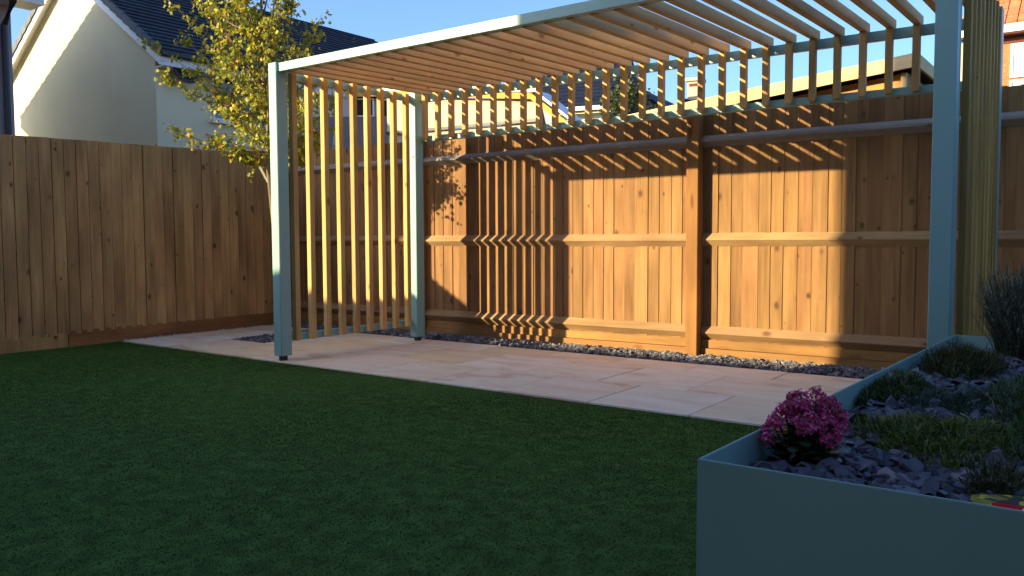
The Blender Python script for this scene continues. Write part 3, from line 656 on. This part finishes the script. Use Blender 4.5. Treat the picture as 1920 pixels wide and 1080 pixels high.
# ------------------------------------------------------------------ houses
def roof_courses(parent, x_e, z_e, x_r, z_r, y0, y1, n, mat, th=.05, name='tile_course'):
    """tile courses from eave (x_e,z_e) to ridge (x_r,z_r), running along y; each course laps the one below"""
    dx, dz = (x_r-x_e)/n, (z_r-z_e)/n; L = math.hypot(dx, dz); nx, nz = -dz/L*(1 if dx > 0 else -1), abs(dx)/L
    for k in range(n):
        a = (x_e+dx*k, z_e+dz*k); b_ = (x_e+dx*(k+1.12), z_e+dz*(k+1.12))
        prof = [(a[0], a[1]), (b_[0], b_[1]), (b_[0]+nx*th*.25, b_[1]+nz*th*.25), (a[0]+nx*th, a[1]+nz*th)]
        obj(name, prism(name, prof, 'y', y0, y1, mat), parent)
def window(parent, name, origin, rotz, w, h, panes, gl, frame=.05, sill=True):
    """window facing local -y"""
    wn_ = obj(name, (lambda bm: (box_bm(bm, 0, w, -.05, .02, 0, frame), box_bm(bm, 0, w, -.05, .02, h-frame, h), box_bm(bm, 0, frame, -.048, .02, frame, h-frame), box_bm(bm, w-frame, w, -.048, .02, frame, h-frame),
        [box_bm(bm, w*k/panes-frame*.6, w*k/panes+frame*.6, -.046, .02, frame, h-frame) for k in range(1, panes)], bm_mesh('window', bm, M['upvc']))[-1])(bmesh.new()), parent, origin, (0, 0, rotz))
    for k in range(panes):
        x0 = w*k/panes + frame*.6; x1 = w*(k+1)/panes - frame*.6
        obj('pane', box('pane', x0, x1, -.02, -.012, frame, h-frame, gl[k % len(gl)]), wn_)
    if sill: obj('sill', box('sill', -.06, w+.06, -.12, .0, -.06, -.002, M['upvc']), wn_)
    return wn_

# white rendered house with its gable towards the garden
WX, WY0, WY1, WL = -15.42, 9.2, 18.2, -21.9
WA, ZE, SL = -18.66, 4.78, .67
wh = thing('white_house', 'white rendered house with a dark tiled roof behind the left fence', 'house', (WX, WY0, 0))
def wp(o): o.location -= Vector((WX, WY0, 0)); return o
apz = ZE + SL*(WX-WA)
wp(obj('wall', prism('wall', [(WL, -.08), (WX, -.08), (WX, ZE), (WA, apz), (WL, ZE)], 'y', WY0, WY1, M['render_w']), wh))
mm = Vector((WX, WY0, 0))
n0 = len(wh.children)
roof = thing('roof', '', '') if False else obj('roof', prism('roof', [(WX+.38, ZE-.26+.02), (WX+.38, ZE-.26+.07), (WA, apz+.09), (WL-.38, ZE-.21), (WL-.38, ZE-.24), (WA, apz+.03)], 'y', WY0-.14, WY1+.14, M['tile']), wh, -mm)
roof_courses(roof, WX+.42, ZE-.2, WA, apz+.10, WY0-.13, WY1+.13, 22, M['tile'], .055)
roof_courses(roof, WL-.42, ZE-.2, WA, apz+.10, WY0-.13, WY1+.13, 10, M['tile'], .055)
# bargeboards and verge tiles on the near gable
for sgn, xe in ((1, WX), (-1, WL)):
    xo = xe + sgn*.40; zo = ZE - .40*SL
    obj('bargeboard', prism('bargeboard', [(xo, zo-.12), (xo, zo+.06), (WA, apz+.06+.0), (WA, apz-.14)] , 'y', WY0-.17, WY0-.145, M['upvc']), wh, -mm)
    obj('soffit', prism('soffit', [(xo, zo-.06), (xo, zo-.03), (WA, apz-.02), (WA, apz-.05)], 'y', WY0-.145, WY0-.003, M['upvc']), wh, -mm)
    nv = 15
    for k in range(nv):
        t0, t1 = k/nv, (k+.96)/nv
        xa, xb = xo+(WA-xo)*t0, xo+(WA-xo)*t1; za, zb = zo+.06+(apz+.06-zo-.06)*t0, zo+.06+(apz+.06-zo-.06)*t1
        obj('verge_tile', prism('verge_tile', [(xa, za-.01), (xb, zb-.035), (xb, zb+.13), (xa, za+.16)], 'y', WY0-.20, WY0-.13, M['verge']), roof)
obj('fascia', box('fascia', WX+.35, WX+.375, WY0-.14, WY1+.14, ZE-.40, ZE-.22, M['upvc']), wh, -mm)
obj('eave_soffit', box('eave_soffit', WX+.002, WX+.348, WY0, WY1, ZE-.40, ZE-.37, M['upvc']), wh, -mm)
obj('gutter', box('gutter', WX+.377, WX+.48, WY0-.14, WY1+.14, ZE-.235, ZE-.14, M['black_pvc'], .02), wh, -mm)
window(wh, 'window', Vector((WX, 10.43, 3.50)) - mm, math.pi/2, 1.75, 1.15, 3, [M['glass'], M['glass'], M['glass_warm']])
window(wh, 'window', Vector((WX, 14.2, 3.3)) - mm, math.pi/2, 1.5, 1.1, 2, [M['glass']])
# dark dish under the eave
dv, df = [], []
for i in range(5):
    for k in range(20):
        a = 2*math.pi*k/20; rr = .33*i/4 + .001; dv.append((.10*(i/4)**2, math.cos(a)*rr, math.sin(a)*rr*.9))
for i in range(4):
    for k in range(20): df.append((i*20+k, i*20+(k+1) % 20, (i+1)*20+(k+1) % 20, (i+1)*20+k))
ds = thing('satellite_dish', 'black satellite dish fixed under the white house eave', 'dish', (WX + .20, 9.72, 4.42))
dsh = obj('dish', mesh_pd('dish', dv, df, M['black_pvc'], True), ds); 
sd = dsh.modifiers.new('thick', 'SOLIDIFY'); sd.thickness = .012
V, F = tube('b', [(-.25,0,-.1), (-.1,0,-.12), (.0,0,0)], [.02,.02,.02], None, 6); obj('bracket', mesh_pd('bracket', V, F, M['black_pvc']), ds)

# dark shaded house at the far left; its long roof throws the diagonal shadows
AX0, AX1, AY0, AY1, AE = -22.75, -14.0, -7.3, 5.97, 4.93
ah = thing('grey_house', 'shaded grey house corner with a black downpipe at the left edge of the photo', 'house', (AX1, AY1, 0))
am = Vector((AX1, AY1, 0)); aR = (-23.1+-13.5)/2; apA = 5.0 + .567*(aR+23.1)
obj('wall', prism('wall', [(AX0, -.08), (AX1, -.08), (AX1, AE-.1), (aR, apA-.15), (AX0, AE-.1)], 'y', AY0, AY1, M['grey_house']), ah, -am)
rf = obj('roof', prism('roof', [(-13.5, 4.92), (-13.5, 5.0), (aR, apA), (-23.1, 5.0), (-23.1, 4.92), (aR, apA-.09)], 'y', AY0-.15, AY1+.30, M['tile']), ah, -am)
roof_courses(rf, -23.12, 5.0, aR, apA, AY0-.13, AY1+.33, 18, M['tile'], .06)
roof_courses(rf, -13.48, 5.0, aR, apA, AY0-.13, AY1+.33, 18, M['tile'], .06)
obj('eave_soffit', box('eave_soffit', -13.998, -13.52, AY0, AY1 + .29, 4.62, 4.915, M['upvc']), ah, -am)
obj('gutter', box('gutter', -13.50, -13.38, AY0-.15, AY1+.36, 4.80, 4.905, M['black_pvc'], .02), ah, -am)
obj('gutter', box('gutter', -23.24, -23.12, AY0-.15, AY1+.17, 4.85, 4.96, M['black_pvc'], .02), ah, -am)
V, F = tube('d', [(-13.44, 5.84, 4.82), (-13.6, 5.84, 4.6), (-13.93, 5.84, 4.3), (-13.93, 5.84, 0)], [.05]*4, None, 8); obj('downpipe', mesh_pd('downpipe', V, F, M['black_pvc']), ah, -am)
shade_chimney = obj('chimney', box('chimney', -16.45, -14.87, AY0-.02, AY0+.78, -.08, 7.45, M['brick']), ah, -am); obj('chimney_cap', box('chimney_cap', -16.5, -14.83, AY0-.06, AY0+.82, 7.452, 7.58, M['beige']), shade_chimney)  # unseen wide stack added to shade the left end of the back fence
window(ah, 'window', Vector((AX1, 3.9, 2.6)) - am, math.pi/2, 1.1, 1.3, 1, [M['glass']])

# own house and garage behind the photographer: they keep the lawn in shade
oh = thing('brick_house', 'tall brick house standing behind the photographer', 'house', (-7.5, -2.5, 0))
obj('wall', box('wall', 0, 10.5, -9, 0, -.08, 6.85, M['brick']), oh)
obj('roof', prism('roof', [(.3, 6.84), (-9.3, 6.84), (-4.5, 9.4)], 'x', -.06, 10.56, M['tile']), oh)
window(oh, 'window', (5.2, 0, .9), math.pi, 1.6, 1.2, 2, [M['glass']]); window(oh, 'window', (9.2, 0, 3.6), math.pi, 1.6, 1.2, 2, [M['glass']])
d_ = obj('door', box('door', 7.4, 9.4, .002, .05, 0, 2.1, M['upvc'], .005), oh); obj('handle', box('handle', 8.3, 8.34, .052, .09, .95, 1.15, M['dark_metal']), d_)
gh = thing('garage', 'single storey garage beside the brick house behind the photographer', 'garage', (-10.4, -2.5, 0))
obj('wall', box('wall', .12, 2.88, -6, -.1, -.08, 2.9, M['brick']), gh)
obj('roof', prism('roof', [(0, 2.90), (2.895, 2.90), (2.895, 3.33), (.5, 3.33), (0, 3.17)], 'y', -6.1, 0, M['tile']), gh)
obj('door', box('door', .5, 2.1, -.098, -.05, 0, 2.05, M['upvc'], .01), gh)

# house seen through the left slats
eh = thing('grey_outhouse', 'dark grey outbuilding with white barred windows and an ochre eave behind the slats', 'building', (-13.9, 12.4, 0), R(34))
obj('wall', box('wall', 0, 1.75, 0, 2.5, -.08, 4.05, M['render_grey']), eh)
obj('lower_wall', box('lower_wall', -.55, 1.35, -.25, -.004, -.08, 3.62, M['grey_block']), eh)
obj('fascia', box('fascia', .3, 1.80, -.16, -.12, 4.06, 4.20, M['ochre']), eh); obj('roof', box('roof', .25, 1.85, -.2, 2.6, 4.202, 4.26, M['tile']), eh)
window(eh, 'window', (.38, 0, 3.64), 0, .52, .40, 1, [M['glass']], .03, False); window(eh, 'window', (1.02, 0, 3.50), 0, .52, .52, 1, [M['glass']], .03, False)
KE = .84; eh.location = Vector((-13.9, 12.4, 0)) * KE; eh.scale = (KE, KE, KE); eh.location.z = 1 - KE
V, F = tube('p', [(0,0,-.08), (.1,0,1.9), (.26, .06, 3.45)], [.03,.03,.028], None, 8)
lp = obj('leaning_pole', mesh_pd('leaning_pole', V, F, M['tag']), None, (-11.35, 9.9, 0), (0, 0, R(36))); tag(lp, 'thin pale pole leaning against the dark grey outbuilding', 'pole')

# cream building with the ochre eave board
ch = thing('cream_building', 'cream rendered building with an ochre eave board seen through the back slats', 'building', (-9.0, 10.0, 0))
cm_ = Vector((-9.0, 10.0, 0))
def cpr(name, prof, y0, y1, mat): return obj(name, prism(name, prof, 'y', 10 + y0, 10 + y1, M[mat]), ch, -cm_)
cpr('wall', [(-9.9, 2.78), (-6.86, 2.735), (-6.86, 3.0), (-9.9, 3.35)], 0, .28, 'cream')
cpr('lower_wall', [(-9.9, -.08), (-6.0, -.08), (-6.0, 2.55), (-6.86, 2.68), (-9.9, 2.725)], .03, 2.2, 'beige')
cpr('trim', [(-9.9, 2.73), (-6.84, 2.685), (-6.84, 2.73), (-9.9, 2.775)], -.03, .028, 'black_pvc')
cpr('fascia', [(-9.95, 3.36), (-6.93, 3.005), (-6.93, 3.09), (-9.95, 3.445)], -.10, -.06, 'ochre')
cpr('gutter', [(-8.1, 3.235), (-6.9, 3.094), (-6.75, 3.10), (-6.9, 3.19), (-8.1, 3.33)], -.13, -.06, 'upvc')
cpr('bargeboard', [(-6.925, 3.0), (-6.925, 3.09), (-6.2, 2.55), (-6.2, 2.45)], -.10, -.06, 'ochre')
cpr('gable_wall', [(-6.84, 2.3), (-6.2, 2.3), (-6.2, 2.47), (-6.84, 2.94)], -.055, .02, 'render_grey')
cpr('roof', [(-9.95, 3.45), (-6.9, 3.095), (-6.15, 2.55), (-6.15, 2.58), (-6.88, 3.13), (-9.95, 3.50)], -.058, .3, 'upvc')
V, F = tube('p', [(-6.80, 9.93, 2.90), (-6.62, 9.93, 2.2)], [.03,.03], None, 6); obj('downpipe', mesh_pd('downpipe', V, F, M['black_pvc']), ch, -cm_)

# house with the blue black roof further back
bh = thing('slate_roof_house', 'distant house with a blue black tiled roof seen through the back slats', 'house', (-14.6, 21.5, 0), R(14))
obj('wall', box('wall', -1.5, 2.1, .3, 6, -.08, 4.9, M['render_w']), bh)
obj('roof', prism('roof', [(0, 5.0), (3.0, 7.05), (6.2, 5.0)], 'x', -1.8, 2.05, M['tile_blue']), bh)
for k in range(14):
    obj('tile_course', prism('tile_course', [(-.02+k*.214, 5.0+k*.1465), (.24+k*.214, 5.165+k*.1465), (.21+k*.214, 5.185+k*.1465), (-.05+k*.214, 5.05+k*.1465)], 'x', -1.8, 2.06, M['tile_blue']), bh)
obj('gutter', box('gutter', -1.8, 2.1, -.14, -.03, 4.86, 4.98, M['upvc']), bh)
# white gabled house further right with chimney
fh_ = thing('white_gabled_house', 'distant white gabled house with dark roof and cream chimney', 'house', (-13.9, 26, 0), R(8))
obj('wall', prism('wall', [(-1.2, -.08), (.95, -.08), (.95, 5.45), (-.1, 6.22), (-1.2, 5.4)], 'y', 0, 6, M['render_w']), fh_)
obj('roof', prism('roof', [(-1.5, 5.2), (-1.5, 5.3), (-.1, 6.38), (1.35, 5.32), (1.35, 5.2), (-.1, 6.26)], 'y', -.2, 6.2, M['tile_blue']), fh_)
rm = obj('roof', prism('roof', [(1.0, 4.9), (2.9, 4.9), (2.55, 5.55), (1.55, 5.85)], 'y', .8, 5, M['tile_blue']), fh_)
for k in range(6):
    obj('tile_course', box('tile_course', 1.2+k*.06, 2.85-k*.05, .68, .74, 4.95+k*.15, 4.99+k*.15, M['tile_blue']), fh_)
obj('wing_wall', box('wing_wall', .97, 2.7, 1.0, 4.8, -.08, 4.88, M['render_grey']), fh_)
c_ = obj('chimney', box('chimney', 1.55, 2.0, 1.4, 1.9, 5.6, 6.5, M['cream'], .01), fh_); obj('chimney_cap', box('chimney_cap', 1.48, 2.07, 1.33, 1.97, 6.502, 6.62, M['cream'], .01), c_); obj('chimney_pot', box('chimney_pot', 1.62, 1.92, 1.385, 1.398, 6.32, 6.42, M['lintel']), c_)
obj('window', box('window', .25, .8, -.06, -.004, 5.05, 5.5, M['glass_pale'], .01), fh_)

# green tree between them
def bushy(name, label, loc, rx, ry, z0, z1, n, leafsize, mat):
    t = thing(name, label, 'tree', loc)
    limbs = [tube('t', [(0,0,0), (.05,0,z0), (0,.1,(z0+z1)/2), (.05,0,z1*.95)], [.12,.09,.05,.02], None, 7)]
    cl = []
    for k in range(38):
        a = random.uniform(0, 6.28); rr = math.sqrt(random.random()); z = random.uniform(z0, z1); f_ = math.sqrt(max(0.05, 1-((z-(z0+z1)/2)/((z1-z0)/2))**2))
        c = Vector((math.cos(a)*rr*rx*f_, math.sin(a)*rr*ry*f_, z)); cl.append(c); limbs.append(tube('l', [(0,0,max(z0*.8, z-.5)), c*.5+Vector((0,0,z*.5)), c], [.03,.02,.008], None, 5))
    V, F = join_vf(limbs); obj('trunk', mesh_pd('trunk', V, F, M['bark'], True), t)
    V, F = [], []
    for i in range(n):
        c = random.choice(cl) + Vector((random.gauss(0,.16), random.gauss(0,.16), random.gauss(0,.15)))
        d = Vector((random.gauss(0,1), random.gauss(0,1), random.gauss(-.3,.7))).normalized(); s_ = d.cross(Vector((random.gauss(0,1), random.gauss(0,1), 1))).normalized(); L = leafsize*random.uniform(.6,1.2); o0 = len(V)
        V += [c, c+d*L*.5+s_*L*.35, c+d*L, c+d*L*.5-s_*L*.35]; F.append((o0,o0+1,o0+2,o0+3))
    obj('crown', mesh_pd('crown', V, F, mat), t); return t
bushy('garden_tree', 'dark green leafy tree beyond the back fence beside the distant blue roof', (-9.9, 18.2, 0), .75, .8, 2.6, 4.75, 2600, .11, M['leaf2'])
bushy('young_tree', 'small yellow brown tree top just above the left end of the pergola beam', (-15.1, 15.6, 0) if False else (-12.1, 11.55, 0), .12, .2, 3.9, 4.55, 260, .09, M['leaf'])

# garden shed behind the back fence
sx0, sx1, sy0 = -3.9, -1.30, 7.0
sh = thing('garden_shed', 'new timber shed with pale pine fascia boards behind the back fence', 'shed', (sx1, sy0, 0))
smv = Vector((sx1, sy0, 0)); rk = lambda X: 2.405 + (X - sx1)*.10
obj('wall', prism('wall', [(sx0+.1, -.08), (sx1-.1, -.08), (sx1-.1, rk(sx1)-.12), (sx0+.1, rk(sx0)-.12)], 'y', sy0+.14, sy0+2.2, M['shiplap']), sh, -smv)
for k in range(16):
    z0 = .9 + k*.095
    if z0 + .1 < rk(sx0+.12)-.13: xa = sx0+.1
    else: xa = sx0+.1 + (z0+.1-(rk(sx0+.1)-.13))/.10
    if xa < sx1-.15 and z0 + .09 < 2.27: obj('shiplap_board', prism('shiplap_board', [(sy0+.139, z0), (sy0+.112, z0), (sy0+.125, z0+.088), (sy0+.139, z0+.088)], 'x', xa, sx1-.10, M['shiplap']), sh, -smv)
obj('fascia', prism('fascia', [(sx0, rk(sx0)-.105), (sx1, rk(sx1)-.105), (sx1, rk(sx1)), (sx0, rk(sx0))], 'y', sy0, sy0+.022, M['fresh_x']), sh, -smv)
obj('fascia', box('fascia', sx1-.022, sx1, sy0+.024, sy0+2.3, rk(sx1)-.105, rk(sx1)-.001, M['fresh_y'], .002), sh, -smv)
obj('corner_trim', box('corner_trim', sx1-.135, sx1-.098, sy0+.09, sy0+.138, -.05, rk(sx1)-.13, M['fresh_x']), sh, -smv)
obj('roof', prism('roof', [(sx0-.01, rk(sx0)-.03), (sx1-.025, rk(sx1)-.035), (sx1-.025, rk(sx1)-.008), (sx0-.01, rk(sx0)-.006)], 'y', sy0+.024, sy0+2.3, M['dark_metal']), sh, -smv)

# red roofed brick house at the right edge
rh = thing('red_roof_house', 'orange brick house with a red tiled roof at the right edge of the photo', 'house', (-2.75, 25, 0))
obj('wall', box('wall', -.60, 6, 0, 6, -.08, 6.1, M['brick']), rh); obj('pale_wall', box('pale_wall', -.88, -.602, .1, 5.5, -.08, 6.1, M['cream']), rh)
for zz in np.arange(4.3, 6.0, .12):
    pass
rr_ = obj('roof', prism('roof', [(-.35, 6.35), (3.2, 9.2), (6.4, 6.35)], 'x', -.85, 6.3, M['red_tile']), rh)
for k in range(12):
    a = (-.38+k*.30, 6.36+k*.24); prof = [(a[0], a[1]), (a[0]+.33, a[1]+.265), (a[0]+.31, a[1]+.285), (a[0]-.03, a[1]+.05)]
    for j in range(16):
        x0 = -.85 + j*.26 ; obj('roof_tile', prism('roof_tile', prof, 'x', x0, x0+.236, M['red_tile']), rh)
obj('fascia', box('fascia', -.85, 6.3, -.40, -.36, 6.16, 6.36, M['upvc']), rh)
obj('soffit', box('soffit', -.85, 6.3, -.358, -.002, 6.12, 6.18, M['lintel']), rh)
obj('lintel', box('lintel', .05, 2.2, -.03, -.002, 5.95, 6.1, M['lintel']), rh)
window(rh, 'window', (.28, 0, 5.06), 0, 1.6, .86, 2, [M['glass_pale']], .06, False)
window(rh, 'window', (.28, 0, 3.9), 0, 1.6, 1.1, 2, [M['glass_pale']], .05, False)
for k in range(14):
    for j in range(4):
        x0 = -.60 + j*.235 + (.11 if k % 2 else 0)
        if x0 + .22 < .27: obj('brick', box('brick', 0, .222, -.012, -.0005, 0, .068, M['brick']) if (k == 0 and j == 0) else bpy.data.meshes['brick'], rh, (x0, 0, 4.5 + k*.078))

# low store with a pale board top just behind the left fence
st = thing('timber_store', 'low timber store with pale board roof just behind the left fence', 'store', (-9.35, 6.2, 0))
obj('wall', box('wall', -.9, .2, -.2, 1.5, -.08, 2.05, M['fence_l']), st)
obj('roof', box('roof', -1.0, .3, -.3, 1.6, 2.052, 2.085, plain('pale_board', (.42, .40, .30), .8, .1, 4), .004), st)
V, F = tube('p', [(-.75,-.2,2.0), (-.74,-.2,2.24)], [.02,.014], None, 6); obj('peg', mesh_pd('peg', V, F, M['fence_l']), st)
